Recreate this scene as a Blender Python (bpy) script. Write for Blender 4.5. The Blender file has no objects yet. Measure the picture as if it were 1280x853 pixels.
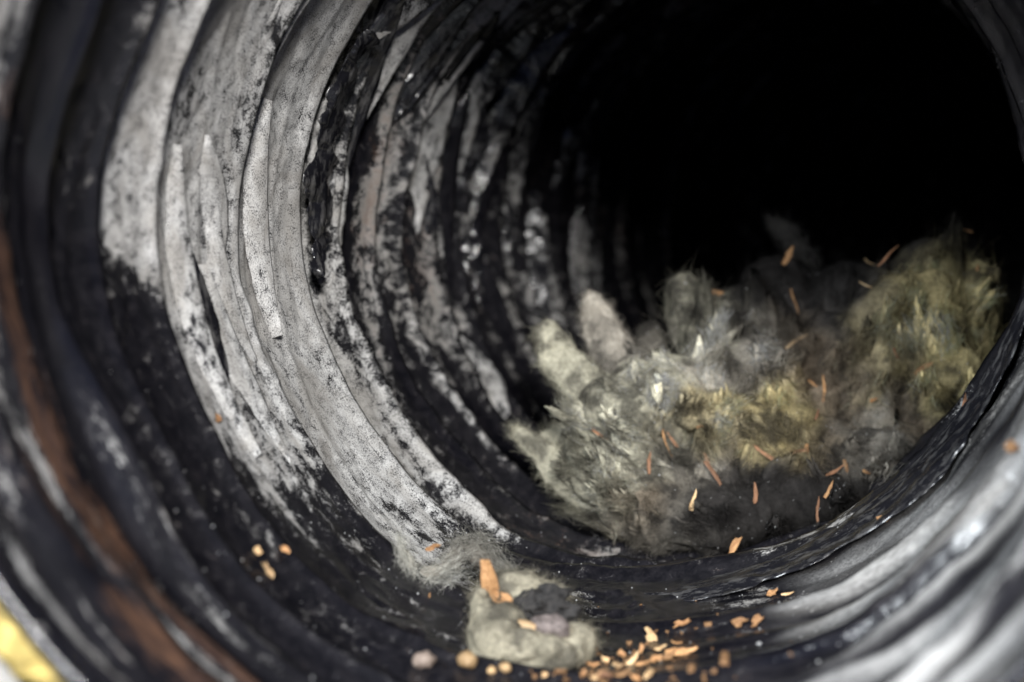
import bpy, math, random
import numpy as np
from mathutils import Vector, Matrix
from mathutils.bvhtree import BVHTree

random.seed(7)
rng = np.random.default_rng(7)
scene = bpy.context.scene
COL = scene.collection

# ------------------------------------------------------------------ camera
YAW, PITCH = 0.22630, 0.06614
CAM = np.array([0.0691, -0.2765, -0.0056])
FPX = 1898.0
cd = bpy.data.cameras.new('camera')
cd.lens = 35.0
cd.sensor_width = 35.0 * 1280 / FPX
cd.clip_start = 0.01
cd.clip_end = 50
cd.dof.use_dof = True
cd.dof.focus_distance = 0.507
cd.dof.aperture_fstop = 4.0
cd.dof.aperture_blades = 7
cam = bpy.data.objects.new('camera', cd)
COL.objects.link(cam)
cam.location = CAM
cam.rotation_euler = (math.pi / 2 - PITCH, 0, YAW)
scene.camera = cam

# ------------------------------------------------------------------ world and lamps
world = bpy.data.worlds.new('World')
scene.world = world
world.use_nodes = True
bg = world.node_tree.nodes['Background']
bg.inputs[0].default_value = (0.28, 0.38, 0.90, 1)
bg.inputs[1].default_value = 0.20


def area_lamp(name, loc, target, size, power, color):
    ld = bpy.data.lights.new(name, 'AREA')
    ld.shape = 'RECTANGLE'
    ld.size, ld.size_y = size
    ld.energy = power
    ld.color = color
    o = bpy.data.objects.new(name, ld)
    COL.objects.link(o)
    o.location = loc
    o.rotation_euler = (Vector(target) - Vector(loc)).to_track_quat('-Z', 'Y').to_euler()
    return o


area_lamp('window_light', (0.29, -0.80, 0.305), (-0.03, 0.28, -0.03), (0.15, 0.15), 20.0, (1.0, 0.98, 0.95))
area_lamp('glint_fill', (-0.22, -0.55, 0.30), (0.1, 0.30, -0.06), (0.34, 0.26), 11.5, (0.90, 0.96, 1.0))  # added fill lamp, set to give glints on the near right film

vs = scene.view_settings
vs.view_transform = 'Standard'
vs.look = 'None'
vs.exposure = 0.0
vs.gamma = 1.0
scene.cycles.use_denoising = True
scene.cycles.use_adaptive_sampling = True
scene.cycles.adaptive_threshold = 0.025
scene.cycles.max_bounces = 4
scene.cycles.diffuse_bounces = 2
scene.cycles.glossy_bounces = 2
scene.cycles.caustics_reflective = False


# ------------------------------------------------------------------ helpers
def tag(o, label=None, category=None, group=None, kind=None):
    if label: o['label'] = label
    if category: o['category'] = category
    if group: o['group'] = group
    if kind: o['kind'] = kind
    return o


def empty(name, loc, label, category, group=None):
    o = bpy.data.objects.new(name, None)
    o.empty_display_size = 0.01
    COL.objects.link(o)
    o.location = loc
    return tag(o, label, category, group)


def mesh_np(name, V, F, mat, parent=None, attrs=None, smooth=True):
    """V (n,3), F (m,3|4) -> one mesh object; float attributes per vertex; parents have no rotation"""
    V = np.asarray(V, dtype=np.float32)
    F = np.asarray(F, dtype=np.int32)
    if parent is not None:
        V = V - np.array(parent_world(parent), dtype=np.float32)
    me = bpy.data.meshes.new(name)
    me.vertices.add(len(V))
    me.vertices.foreach_set('co', V.ravel())
    k = F.shape[1]
    me.loops.add(F.size)
    me.loops.foreach_set('vertex_index', F.ravel())
    me.polygons.add(len(F))
    me.polygons.foreach_set('loop_start', np.arange(len(F), dtype=np.int32) * k)
    me.polygons.foreach_set('use_smooth', np.full(len(F), smooth))
    for an, av in (attrs or {}).items():
        av = np.asarray(av, dtype=np.float32)
        if av.ndim == 1:
            a = me.attributes.new(an, 'FLOAT', 'POINT')
            a.data.foreach_set('value', av)
        else:
            if an == 'flat':
                a = me.attributes.new(an, 'FLOAT_VECTOR', 'POINT')
                a.data.foreach_set('vector', av.ravel())
                continue
            a = me.attributes.new(an, 'FLOAT_COLOR', 'POINT')
            a.data.foreach_set('color', np.concatenate([av, np.ones((len(av), 1), np.float32)], 1).ravel())
    me.update(calc_edges=True)
    me.materials.append(mat)
    o = bpy.data.objects.new(name, me)
    COL.objects.link(o)
    if parent is not None:
        o.parent = parent
    return o


def parent_world(p):
    l = Vector((0, 0, 0))
    while p is not None:
        l += p.location
        p = p.parent
    return l


# --- vectorised gradient noise
_perm = np.random.default_rng(11).permutation(4096)
_g = np.random.default_rng(12).normal(size=(4096, 3))
_g /= np.linalg.norm(_g, axis=1, keepdims=True)


def pnoise(P):
    P = np.asarray(P, dtype=np.float64)
    i = np.floor(P).astype(np.int64)
    f = P - i
    w = f * f * f * (f * (f * 6 - 15) + 10)
    out = 0
    for a in (0, 1):
        for b in (0, 1):
            for c in (0, 1):
                h = _perm[(i[:, 0] + a) & 4095]
                h = _perm[(h + i[:, 1] + b) & 4095]
                h = _perm[(h + i[:, 2] + c) & 4095]
                g = _g[h]
                d = g[:, 0] * (f[:, 0] - a) + g[:, 1] * (f[:, 1] - b) + g[:, 2] * (f[:, 2] - c)
                ww = (w[:, 0] if a else 1 - w[:, 0]) * (w[:, 1] if b else 1 - w[:, 1]) * (w[:, 2] if c else 1 - w[:, 2])
                out = out + d * ww
    return out * 1.5


def fbm(P, n=3, gain=0.5):
    P = np.asarray(P, dtype=np.float64)
    o, a = 0, 1.0
    for k in range(n):
        o = o + a * pnoise(P * 2.03 ** k + 17.3 * k)
        a *= gain
    return o


def sstep(a, b, x):
    t = np.clip((x - a) / (b - a), 0, 1)
    return t * t * (3 - 2 * t)


# --- camera rays (used to set things down on surfaces that are really there)
_f = np.array([-math.sin(YAW) * math.cos(PITCH), math.cos(YAW) * math.cos(PITCH), -math.sin(PITCH)])
_r = np.array([math.cos(YAW), math.sin(YAW), 0.0])
_u = np.cross(_r, _f)


def ray(px, py):
    return _f + _r * (px - 640) / FPX + _u * (426.5 - py) / FPX


def at(px, py, depth):
    return CAM + ray(px, py) * depth


# ------------------------------------------------------------------ materials
def new_mat(name):
    m = bpy.data.materials.new(name)
    m.use_nodes = True
    nt = m.node_tree
    return m, nt, nt.nodes, nt.links, nt.nodes['Principled BSDF']


def N(nodes, typ, **kw):
    n = nodes.new(typ)
    for k, v in kw.items():
        if k in n.inputs:
            n.inputs[k].default_value = v
        else:
            setattr(n, k, v)
    return n


def math_node(nt, op, a, b=None, clamp=False):
    n = nt.nodes.new('ShaderNodeMath')
    n.operation = op
    n.use_clamp = clamp
    for k, v in enumerate((a, b)):
        if v is None: continue
        if isinstance(v, (int, float)): n.inputs[k].default_value = v
        else: nt.links.new(v, n.inputs[k])
    return n.outputs[0]


def maprange(nt, v, a, b, c, d):
    n = nt.nodes.new('ShaderNodeMapRange')
    n.clamp = True
    nt.links.new(v, n.inputs[0])
    for k, x in enumerate((a, b, c, d)): n.inputs[k + 1].default_value = x
    return n.outputs[0]


def mixcol(nt, fac, a, b):
    n = nt.nodes.new('ShaderNodeMix')
    n.data_type = 'RGBA'
    nt.links.new(fac, n.inputs[0])
    for k, v in ((6, a), (7, b)):
        if isinstance(v, tuple): n.inputs[k].default_value = (*v, 1)
        else: nt.links.new(v, n.inputs[k])
    return n.outputs[2]


def film_material():
    """black plastic film, glossy where bare, under a cracked and scratched coat of grey dust"""
    m, nt, nodes, links, bs = new_mat('dusty black film')
    flat = N(nodes, 'ShaderNodeAttribute', attribute_name='flat').outputs['Vector']     # x round the ring, y along the duct, in metres

    def noise(sx, sy, detail, rough, dist=0.0, dim='2D', off=0.0):
        mp = N(nodes, 'ShaderNodeMapping')
        mp.inputs['Scale'].default_value = (sx, sy, 1)
        mp.inputs['Location'].default_value = (off, off * 0.7, 0)
        links.new(flat, mp.inputs['Vector'])
        n = N(nodes, 'ShaderNodeTexNoise', noise_dimensions=dim)
        n.inputs['Scale'].default_value = 1.0
        n.inputs['Detail'].default_value = detail
        n.inputs['Roughness'].default_value = rough
        n.inputs['Distortion'].default_value = dist
        links.new(mp.outputs[0], n.inputs['Vector'])
        return n.outputs['Fac']
    dust = N(nodes, 'ShaderNodeAttribute', attribute_name='dust').outputs['Fac']
    rust = N(nodes, 'ShaderNodeAttribute', attribute_name='rust').outputs['Fac']
    big = noise(38, 60, 4, 0.62, 0.6)
    mid = noise(190, 230, 5, 0.74, 0.3, off=3.0)
    fine = noise(1600, 1900, 2, 0.8, off=5.0)
    streak = noise(30, 900, 3, 0.65, 0.15, off=9.0)
    v = math_node(nt, 'ADD', math_node(nt, 'MULTIPLY', big, 1.25), math_node(nt, 'MULTIPLY', mid, 1.3))
    v = math_node(nt, 'ADD', v, math_node(nt, 'MULTIPLY', fine, 0.60))
    v = math_node(nt, 'ADD', v, math_node(nt, 'MULTIPLY', streak, 0.18))
    thr = maprange(nt, dust, 0.0, 1.0, 2.25, 1.13)
    d = math_node(nt, 'SUBTRACT', v, thr)
    cover = math_node(nt, 'ADD', maprange(nt, d, -0.07, 0.13, 0.0, 0.55), maprange(nt, d, -0.20, 0.42, 0.0, 0.45))
    # fine pits through the coat and scratches along the ring
    pits = maprange(nt, math_node(nt, 'ADD', math_node(nt, 'MULTIPLY', fine, 0.6), math_node(nt, 'MULTIPLY', mid, 0.5)), 0.42, 0.53, 0.30, 1.0)
    scr = maprange(nt, streak, 0.27, 0.31, 0.45, 1.0)
    cover = math_node(nt, 'MULTIPLY', cover, math_node(nt, 'MULTIPLY', pits, scr))
    sheen_paint = N(nodes, 'ShaderNodeAttribute', attribute_name='sheen_paint').outputs['Fac']     # painted sheen: paler colour imitating light reflected by the film
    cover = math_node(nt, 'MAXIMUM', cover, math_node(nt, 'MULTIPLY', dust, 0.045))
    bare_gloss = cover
    cover = math_node(nt, 'MAXIMUM', cover, sheen_paint)
    grey = mixcol(nt, maprange(nt, fine, 0.34, 0.66, 0, 1), (0.25, 0.247, 0.245), (0.64, 0.635, 0.625))
    grey = mixcol(nt, maprange(nt, mid, 0.46, 0.70, 0, 0.6), grey, (0.66, 0.655, 0.64))
    grey = mixcol(nt, maprange(nt, big, 0.42, 0.66, 0, 0.75), grey, (0.27, 0.255, 0.235))
    black = mixcol(nt, maprange(nt, mid, 0.40, 0.70, 0, 1), (0.004, 0.004, 0.006), (0.014, 0.013, 0.016))
    rn = math_node(nt, 'ADD', rust, math_node(nt, 'MULTIPLY', math_node(nt, 'SUBTRACT', mid, 0.5), 1.8))
    rcov = maprange(nt, rn, 0.32, 0.85, 0.0, 0.65)
    col = mixcol(nt, cover, black, grey)
    col = mixcol(nt, rcov, col, (0.11, 0.055, 0.030))
    links.new(col, bs.inputs['Base Color'])
    ro = maprange(nt, bare_gloss, 0.05, 0.7, 0.13, 0.75)
    ro = math_node(nt, 'MAXIMUM', ro, maprange(nt, sheen_paint, 0.0, 0.3, 0.13, 0.27))
    ro = math_node(nt, 'ADD', ro, math_node(nt, 'MULTIPLY', math_node(nt, 'SUBTRACT', mid, 0.5), 0.30), True)
    links.new(ro, bs.inputs['Roughness'])
    bs.inputs['Specular IOR Level'].default_value = 0.6
    crk = math_node(nt, 'ABSOLUTE', math_node(nt, 'SUBTRACT', noise(60, 75, 1, 0.4, 0.3, off=14.0), 0.5))
    h = math_node(nt, 'ADD', math_node(nt, 'MULTIPLY', fine, 0.14), math_node(nt, 'MULTIPLY', mid, 0.16))
    h = math_node(nt, 'ADD', h, math_node(nt, 'MULTIPLY', crk, -0.9))
    bp = N(nodes, 'ShaderNodeBump')
    links.new(maprange(nt, sheen_paint, 0.0, 0.25, 0.5, 0.15), bp.inputs['Strength'])
    bp.inputs['Distance'].default_value = 0.0011
    links.new(h, bp.inputs['Height'])
    links.new(bp.outputs[0], bs.inputs['Normal'])
    return m


def fibre_material(name, translucent=0.25, fine_scale=900, bump=True):
    m, nt, nodes, links, bs = new_mat(name)
    colr = N(nodes, 'ShaderNodeAttribute', attribute_name='tint').outputs['Color']
    co = N(nodes, 'ShaderNodeTexCoord').outputs['Object']
    n1 = N(nodes, 'ShaderNodeTexNoise')
    n1.inputs['Scale'].default_value = fine_scale
    n1.inputs['Detail'].default_value = 5
    n1.inputs['Roughness'].default_value = 0.7
    links.new(co, n1.inputs['Vector'])
    hsv = N(nodes, 'ShaderNodeHueSaturation')
    links.new(colr, hsv.inputs['Color'])
    links.new(maprange(nt, n1.outputs['Fac'], 0.3, 0.7, 0.55, 1.4), hsv.inputs['Value'])
    links.new(hsv.outputs[0], bs.inputs['Base Color'])
    bs.inputs['Roughness'].default_value = 0.95
    bs.inputs['Specular IOR Level'].default_value = 0.15
    if bump:
        bp = N(nodes, 'ShaderNodeBump')
        bp.inputs['Strength'].default_value = 0.5
        bp.inputs['Distance'].default_value = 0.0009
        links.new(n1.outputs['Fac'], bp.inputs['Height'])
        links.new(bp.outputs[0], bs.inputs['Normal'])
    tr = N(nodes, 'ShaderNodeBsdfTranslucent')
    links.new(hsv.outputs[0], tr.inputs['Color'])
    mx = N(nodes, 'ShaderNodeMixShader')
    mx.inputs[0].default_value = translucent
    links.new(bs.outputs[0], mx.inputs[1])
    links.new(tr.outputs[0], mx.inputs[2])
    links.new(mx.outputs[0], nodes['Material Output'].inputs['Surface'])
    return m


def grain_material(name, c1, c2, rough=0.7, scale=(300, 300, 300), bump=0.4):
    m, nt, nodes, links, bs = new_mat(name)
    co = N(nodes, 'ShaderNodeTexCoord').outputs['Object']
    oi = N(nodes, 'ShaderNodeObjectInfo')
    mp = N(nodes, 'ShaderNodeMapping')
    mp.inputs['Scale'].default_value = scale
    links.new(co, mp.inputs['Vector'])
    n1 = N(nodes, 'ShaderNodeTexNoise')
    n1.inputs['Scale'].default_value = 1.0
    n1.inputs['Detail'].default_value = 6
    n1.inputs['Roughness'].default_value = 0.65
    links.new(mp.outputs[0], n1.inputs['Vector'])
    col = mixcol(nt, maprange(nt, n1.outputs['Fac'], 0.32, 0.68, 0, 1), c1, c2)
    hsv = N(nodes, 'ShaderNodeHueSaturation')
    links.new(col, hsv.inputs['Color'])
    links.new(maprange(nt, oi.outputs['Random'], 0, 1, 0.5, 1.25), hsv.inputs['Value'])
    links.new(hsv.outputs[0], bs.inputs['Base Color'])
    bs.inputs['Roughness'].default_value = rough
    bp = N(nodes, 'ShaderNodeBump')
    bp.inputs['Strength'].default_value = bump
    bp.inputs['Distance'].default_value = 0.0006
    links.new(n1.outputs['Fac'], bp.inputs['Height'])
    links.new(bp.outputs[0], bs.inputs['Normal'])
    return m


def gloss_material():
    m, nt, nodes, links, bs = new_mat('bare glossy film')
    mp = N(nodes, 'ShaderNodeMapping')
    mp.inputs['Scale'].default_value = (0.45, 1, 1)
    links.new(N(nodes, 'ShaderNodeAttribute', attribute_name='flat').outputs['Vector'], mp.inputs['Vector'])
    co = mp.outputs[0]
    n1 = N(nodes, 'ShaderNodeTexNoise')
    n1.inputs['Scale'].default_value = 260
    n1.inputs['Detail'].default_value = 6
    n1.inputs['Roughness'].default_value = 0.7
    links.new(co, n1.inputs['Vector'])
    links.new(mixcol(nt, maprange(nt, n1.outputs['Fac'], 0.50, 0.85, 0, 1), (0.010, 0.010, 0.013), (0.20, 0.195, 0.19)), bs.inputs['Base Color'])
    links.new(maprange(nt, n1.outputs['Fac'], 0.45, 0.75, 0.22, 0.45), bs.inputs['Roughness'])
    bs.inputs['Specular IOR Level'].default_value = 0.8
    return m


M_GLOSS = gloss_material()
M_FILM = film_material()
M_WOOL = fibre_material('matted glass wool', 0.12, 650)
M_FIBRE = fibre_material('glass wool strand', 0.35, 300, False)
M_WOOD = grain_material('orange pine shaving', (0.22, 0.095, 0.035), (0.58, 0.33, 0.15), 0.7, (1500, 300, 1500), 0.8)
M_PALE = grain_material('pale wood', (0.46, 0.27, 0.12), (0.72, 0.52, 0.30), 0.75, (900, 260, 900))
M_DULL = grain_material('dull brown wood', (0.16, 0.075, 0.035), (0.40, 0.20, 0.11), 0.8, (900, 260, 900))
M_STONE = grain_material('tan grit', (0.33, 0.20, 0.09), (0.62, 0.42, 0.22), 0.65, (420, 420, 420))
M_GREYSTONE = grain_material('grey brown grit', (0.14, 0.10, 0.08), (0.36, 0.29, 0.24), 0.7, (420, 420, 420))
M_HOLLOW = grain_material('black hollow shade', (0.008, 0.008, 0.009), (0.04, 0.036, 0.034), 0.9, (700, 700, 700), 1.0)  # stands in for the shade inside the small tuft's hollow
M_PINK = grain_material('pinkish grey crumb', (0.10, 0.08, 0.075), (0.40, 0.33, 0.31), 0.8, (500, 500, 500), 0.8)
M_JACKET = grain_material('white duct jacket', (0.55, 0.56, 0.58), (0.80, 0.80, 0.80), 0.35, (60, 60, 60), 0.5)
M_SPECK = grain_material('pale dust speck', (0.5, 0.5, 0.5), (0.8, 0.8, 0.8), 0.8, (900, 900, 900))

# ------------------------------------------------------------------ the duct
R0 = 0.125
BEND_AT, BEND_R = 0.22, 0.95


def centre(s):
    s = np.asarray(s, dtype=np.float64)
    ph = np.maximum(s - BEND_AT, 0) / BEND_R
    x = BEND_R * (1 - np.cos(ph))
    y = np.where(s < BEND_AT, s, BEND_AT + BEND_R * np.sin(ph))
    return x, y, ph


def wall_point(s, th, r):
    x, y, ph = centre(s)
    c = r * np.cos(th)
    return np.stack([x + c * np.cos(ph), y - c * np.sin(ph), r * np.sin(th) + 0 * x], -1)


EDGES = [0.0, 0.040, 0.064, 0.087, 0.116, 0.172, 0.228, 0.256, 0.290, 0.312, 0.348, 0.372, 0.410, 0.434, 0.472,
         0.505, 0.54, 0.585, 0.635, 0.69, 0.75, 0.82, 0.90, 1.0, 1.12]


duct = empty('flexible_duct', (0, 0, -R0), 'black plastic flexible duct seen into its open mouth, dusty grey on its left wall', 'duct')


def edge_at(i, th):
    P = np.stack([np.cos(th) * 1.3, np.sin(th) * 1.3, 0 * th + i * 7.7], -1)
    amp = 0.0022 if i < 4 else 0.0042
    if i == 0: amp = 0.003
    w = fbm(P, 2, 0.35)
    return EDGES[i] + amp * w


def win(d, a, b, e=10):
    return sstep(a - e, a + e, d) * (1 - sstep(b - e, b + e, d))


def band_mesh(i):
    # denser where the camera looks closely
    nth = 1100 if 3 <= i <= 7 else 640
    L = EDGES[i + 1] - EDGES[i]
    nmain = int(np.clip(L / 0.0011, 14, 46)) if i < 9 else 18
    nret = 7
    th1 = np.linspace(math.pi / 2, math.pi / 2 + 2 * math.pi, nth)          # seam at the top
    t1 = np.linspace(0, 1, nmain)
    q1 = np.linspace(0, 1, nret + 1)[1:]
    th, tt = np.meshgrid(th1, np.concatenate([t1, 1 + q1]))
    th, tt = th.ravel(), tt.ravel()
    s0, s1 = edge_at(i, th), edge_at(i + 1, th)
    deg = np.degrees(th) % 360
    t = np.minimum(tt, 1)
    q = np.maximum(tt - 1, 0)
    s = s0 + (s1 - s0) * t + 0.006 * q
    # sawtooth: each wound band draws in towards its far edge, then tucks back out behind it
    d2 = np.where(deg < 120, deg + 360, deg)
    lowright = sstep(235, 285, d2) * (1 - sstep(335, 385, d2))
    if i < 5:
        rn, rf = 0.0018, -0.0016 + 0 * deg
    elif i == 5:
        rn, rf = 0.0022, -0.0022 - 0.0068 * lowright
    else:
        am = (0.8, 1.15, 0.65, 1.2, 0.75)[i % 5]
        rn, rf = 0.0036 * am, -0.0034 * am + 0 * deg
    bow = 0.0016 if i < 6 else 0.0022
    r = R0 + rn + (rf - rn) * t ** 1.35 + bow * np.sin(math.pi * t) + q * (0.021 if i >= 5 else 0.0085)
    r = r - 0.0012 * np.sin(math.pi * np.clip((tt - 0.88) / 0.2, 0, 1))      # rolled lip
    # shape of the film: slack, ring-wise creases, crumpled places
    ct, st_ = np.cos(th), np.sin(th)
    C = np.stack([ct * R0, st_ * R0, s], -1)
    edge_fade = 0.35 + 0.65 * np.sin(math.pi * np.clip(t, 0.02, 0.98))
    slack = pnoise(C / 0.075 + 3.1) * 0.0042
    def crease(n_, k=5.0): return np.clip(1 - np.abs(n_) * k, 0, 1) ** 1.4
    ring = crease(pnoise(np.stack([ct * 1.1, st_ * 1.1, s / 0.032 + i * 3.3], -1)), 9)
    crum_m = sstep(0.05, 0.45, pnoise(C / 0.05 + 8.8) + 0.40 * lowright * (1.0 if i <= 5 else 0.4) + (0.22 if i >= 6 else -0.30))
    cr = 1 - np.abs(pnoise(C / 0.016 + 1.7)) * 2.4
    cr2 = crease(pnoise(C / 0.009 + 5.7), 3)
    diag = crease(pnoise(np.stack([(ct * 0.125 + s * 0.5) / 0.05, st_ * 0.125 / 0.03, s / 0.02], -1) + 4), 6)
    dsp = slack + edge_fade * (ring * 0.0006 - 0.0005 * diag) + crum_m * (cr * 0.0013 + cr2 * 0.0006) * (1 if i <= 5 else 0.45)
    if i <= 5:
        nearfold = np.clip(lowright * sstep(268, 300, d2) + 0.9 * win(deg, 165, 262, 14) * (i < 2), 0, 1)
        fo = pnoise(np.stack([ct * 1.5, st_ * 1.5, s / 0.013 + 2.2], -1))
        fo2 = pnoise(np.stack([ct * 2.6, st_ * 2.6, s / 0.007 + 7.2], -1))
        dsp = dsp * (1 - 0.6 * nearfold) + nearfold * (0.0048 * fo + 0.0022 * fo2 + 0.0004 * cr)
    if i >= 6: dsp = dsp * 1.25
    wob = pnoise(np.stack([ct * 9, st_ * 9, 0 * ct + i * 5.1], -1))
    r = r - dsp - sstep(0.6, 1.0, t) * wob * (0.0005 if i < 6 else 0.0013)
    r = r + 0.0065 * sstep(318, 365, d2) * (1 - sstep(400, 470, d2)) * sstep(0.0, 0.06, s)     # the right side sags outward
    V = wall_point(s, th, r)
    # how much dust lies on it, how much rust; sheen and falloff painted in
    pn = fbm(C / 0.06 + 21, 2) * 16
    dd = deg + pn
    ringstreak = fbm(np.stack([ct * 1.4, st_ * 1.4, s / 0.009], -1), 2)
    rust = 0 * deg
    if i == 0:
        long1 = fbm(np.stack([ct * 0.8, st_ * 0.8, s / 0.008 + 5], -1), 2)
        dust = 0.08 + 0.34 * win(dd, 150, 172, 5) + 1.0 * np.clip(long1, 0, 1) * win(dd, 165, 400, 10)
        rust = (0.42 * sstep(0.45, 0.7, t) + 0.10) * win(dd, 172, 262) * (1 - 2.2 * np.clip(long1, 0, 1))
    elif i == 1:
        long1 = fbm(np.stack([ct * 0.8, st_ * 0.8, s / 0.008 + 5], -1), 2)
        dust = 0.06 + 0.40 * np.clip(long1, 0, 1) * win(dd, 185, 400, 10)
        rust = 0.55 * win(dd, 196, 262) * (1 - sstep(0.1, 0.5, t)) - 0.3 * long1
    elif i == 2:
        dust = 0.16 + 0.22 * ringstreak
    elif i == 3:
        dust = 0.14 + 0.58 * win(dd, 118, 196, 8) * sstep(0.0, 0.25, t) + 0.12 * ringstreak
    elif i == 4:
        dust = 0.14 + 0.62 * win(dd, 92, 216, 15) + 0.22 * ringstreak
    elif i == 5:
        dust = 0.16 + 0.70 * win(dd, 90, 242, 15) + 0.16 * ringstreak
    elif i == 6:
        dust = 0.14 + 0.48 * win(dd, 140, 246, 16) * sstep(0.1, 0.7, t) + 0.30 * ringstreak
    else:
        falloff_amt = max(0.16, 0.42 - 0.03 * (i - 7)) * (1.0, 0.6, 0.85, 0.45)[i % 4]  # dust thinned with depth to imitate the light falling off
        dust = 0.12 + falloff_amt * win(dd, 120, 224, 16) * (0.40 + 0.60 * sstep(0.35, 0.92, t)) + 0.38 * ringstreak  # valleys darker than lips: their shade put into the dust
        rust = 0.16 * win(dd, 110, 190) + 0.5 * ringstreak
    if i in (4, 5):                                                          # bare strip along the overlap
        bare = win(deg, 128, 205, 14) * (1 - sstep(0.03, 0.16, t + 0.10 * fbm(C / 0.03 + 77, 2)))
        dust = dust * (1 - 0.85 * bare)
    dd2 = np.where(deg < 120, deg + 360, deg) + pn
    sheen_r = 0 * deg
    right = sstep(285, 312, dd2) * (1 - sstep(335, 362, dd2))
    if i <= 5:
        sheen_r = right * np.clip(0.33 + 1.3 * ringstreak, 0.02, 0.9) * (1.0 if i <= 4 else 0.6 * (1 - sstep(0.55, 0.8, t)))  # pale streaks painted as reflected sheen on the near right wall
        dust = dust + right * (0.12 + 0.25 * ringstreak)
    dust = np.where(tt > 1.02, 0.05, dust)
    nrow = len(t1) + nret
    idx = np.arange(nrow * nth).reshape(nrow, nth)
    F = np.stack([idx[:-1, :-1], idx[:-1, 1:], idx[1:, 1:], idx[1:, :-1]], -1).reshape(-1, 4)
    thr_ = math.radians(282)
    thx = np.where(th > thr_, thr_ + (th - thr_) * (0.22 if i <= 4 else 0.5), th) if i <= 5 else th     # smeared along the ring on the near right wall
    if i < 2: thx = th * 0.25
    flat = np.stack([thx * R0, s, 0 * s + i * 0.013], -1)
    return V, F, dict(dust=np.clip(dust, 0, 1), rust=np.clip(rust, 0, 1), flat=flat, sheen_paint=sheen_r)


band_V, band_F, off = [], [], 0
for i in range(len(EDGES) - 1):
    V, F, A = band_mesh(i)
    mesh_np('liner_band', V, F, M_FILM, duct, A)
    if i < 15:
        band_V.append(V)
        band_F.append(F + off)
        off += len(V)
BV = np.concatenate(band_V)
BF = np.concatenate(band_F)
wall_bvh = BVHTree.FromPolygons(BV.tolist(), BF.tolist())
del band_V, band_F


def hit_wall(px, py):
    d = Vector(ray(px, py)).normalized()
    loc, nor, _, dist = wall_bvh.ray_cast(Vector(CAM), d)
    if loc is None: return Vector(at(px, py, 0.5)), -Vector(_f)
    if nor.dot(d) > 0: nor = -nor
    return loc, nor


# far end of the duct runs on round the bend: a plain end disc of film
thn = np.linspace(0, 2 * math.pi, 65)[:-1]
Ve = wall_point(np.full(64, 1.118), thn, np.full(64, R0 + 0.006))
cx_, cy_, _ = centre(np.array([1.118]))
Ve = np.concatenate([Ve, [[cx_[0], cy_[0], 0]]])
Fe = np.array([[k, (k + 1) % 64, 64] for k in range(64)])
mesh_np('liner_end', Ve, Fe, M_FILM, duct, dict(dust=np.full(65, 0.1), rust=np.zeros(65), flat=Ve))


# wire hoop sewn in the mouth's edge
def tube_ring(R, s, rad, nseg=240, nr=10, wob=0.0):
    a = np.linspace(0, 2 * math.pi, nseg, endpoint=False)
    b = np.linspace(0, 2 * math.pi, nr, endpoint=False)
    A, B = np.meshgrid(a, b, indexing='ij')
    w = wob * pnoise(np.stack([np.cos(A).ravel() * 2, np.sin(A).ravel() * 2, 0 * A.ravel() + 3], -1)).reshape(A.shape)
    rr = R + rad * np.cos(B) + w
    V = np.stack([rr * np.cos(A), s + rad * np.sin(B) + w, rr * np.sin(A)], -1).reshape(-1, 3)
    idx = np.arange(nseg * nr).reshape(nseg, nr)
    F = np.stack([idx, np.roll(idx, -1, 0), np.roll(np.roll(idx, -1, 0), -1, 1), np.roll(idx, -1, 1)], -1).reshape(-1, 4)
    return V, F


V, F = tube_ring(R0 + 0.0022, -0.001, 0.0022, wob=0.001)
mesh_np('mouth_hem', V, F, M_FILM, duct, dict(dust=np.full(len(V), 0.12), rust=np.zeros(len(V)), flat=V[:, [0, 2, 1]] * np.array([1, 1, 3])))


# insulation sleeve and jacket round the liner, seen at the frame's corners
def sleeve(name, r_in, r_out, s0, s1, mat, lump, tint, freq):
    nth, prof = 420, []
    for r_, s_ in ((r_in + 0.028, s1), (r_in + 0.028, s0 + 0.03), (r_in + 0.001, s0 + 0.006), (r_in + (r_out - r_in) * 0.2, s0), (r_in + (r_out - r_in) * 0.5, s0 - 0.002),
                   (r_in + (r_out - r_in) * 0.8, s0), (r_out + 0.001, s0 + 0.006), (r_out + 0.030, s0 + 0.03), (r_out + 0.030, s1)):
        prof.append((r_, s_))
    fine = []
    for (a, b), (c, d) in zip(prof[:-1], prof[1:]):
        m = 3 if abs(d - b) > 0.05 else 5
        for k in range(m): fine.append((a + (c - a) * k / m, b + (d - b) * k / m))
    fine.append(prof[-1])
    a = np.linspace(0, 2 * math.pi, nth, endpoint=False)
    A, Rr = np.meshgrid(a, np.array([f[0] for f in fine]), indexing='ij')
    _, S = np.meshgrid(a, np.array([f[1] for f in fine]), indexing='ij')
    P = np.stack([Rr * np.cos(A), S, Rr * np.sin(A)], -1).reshape(-1, 3)
    n = fbm(P * freq, 3, 0.6)
    rr = Rr.ravel() + lump * n * 0.5
    ss = S.ravel() + lump * fbm(P * freq + 40, 3, 0.6)
    ss = np.where(S.ravel() > s0 + 0.05, S.ravel(), ss)
    V = wall_point(ss, A.ravel(), rr)
    idx = np.arange(nth * len(fine)).reshape(nth, len(fine))
    nx = np.roll(idx, -1, 0)
    F = np.stack([idx[:, :-1], nx[:, :-1], nx[:, 1:], idx[:, 1:]], -1).reshape(-1, 4)
    t = np.array(tint)[None] * (0.30 + 1.1 * np.clip(fbm(P * freq * 1.7 + 9, 3)[:, None] + 0.45, 0, 1))
    return mesh_np(name, V, F, mat, duct, dict(tint=t))


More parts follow.
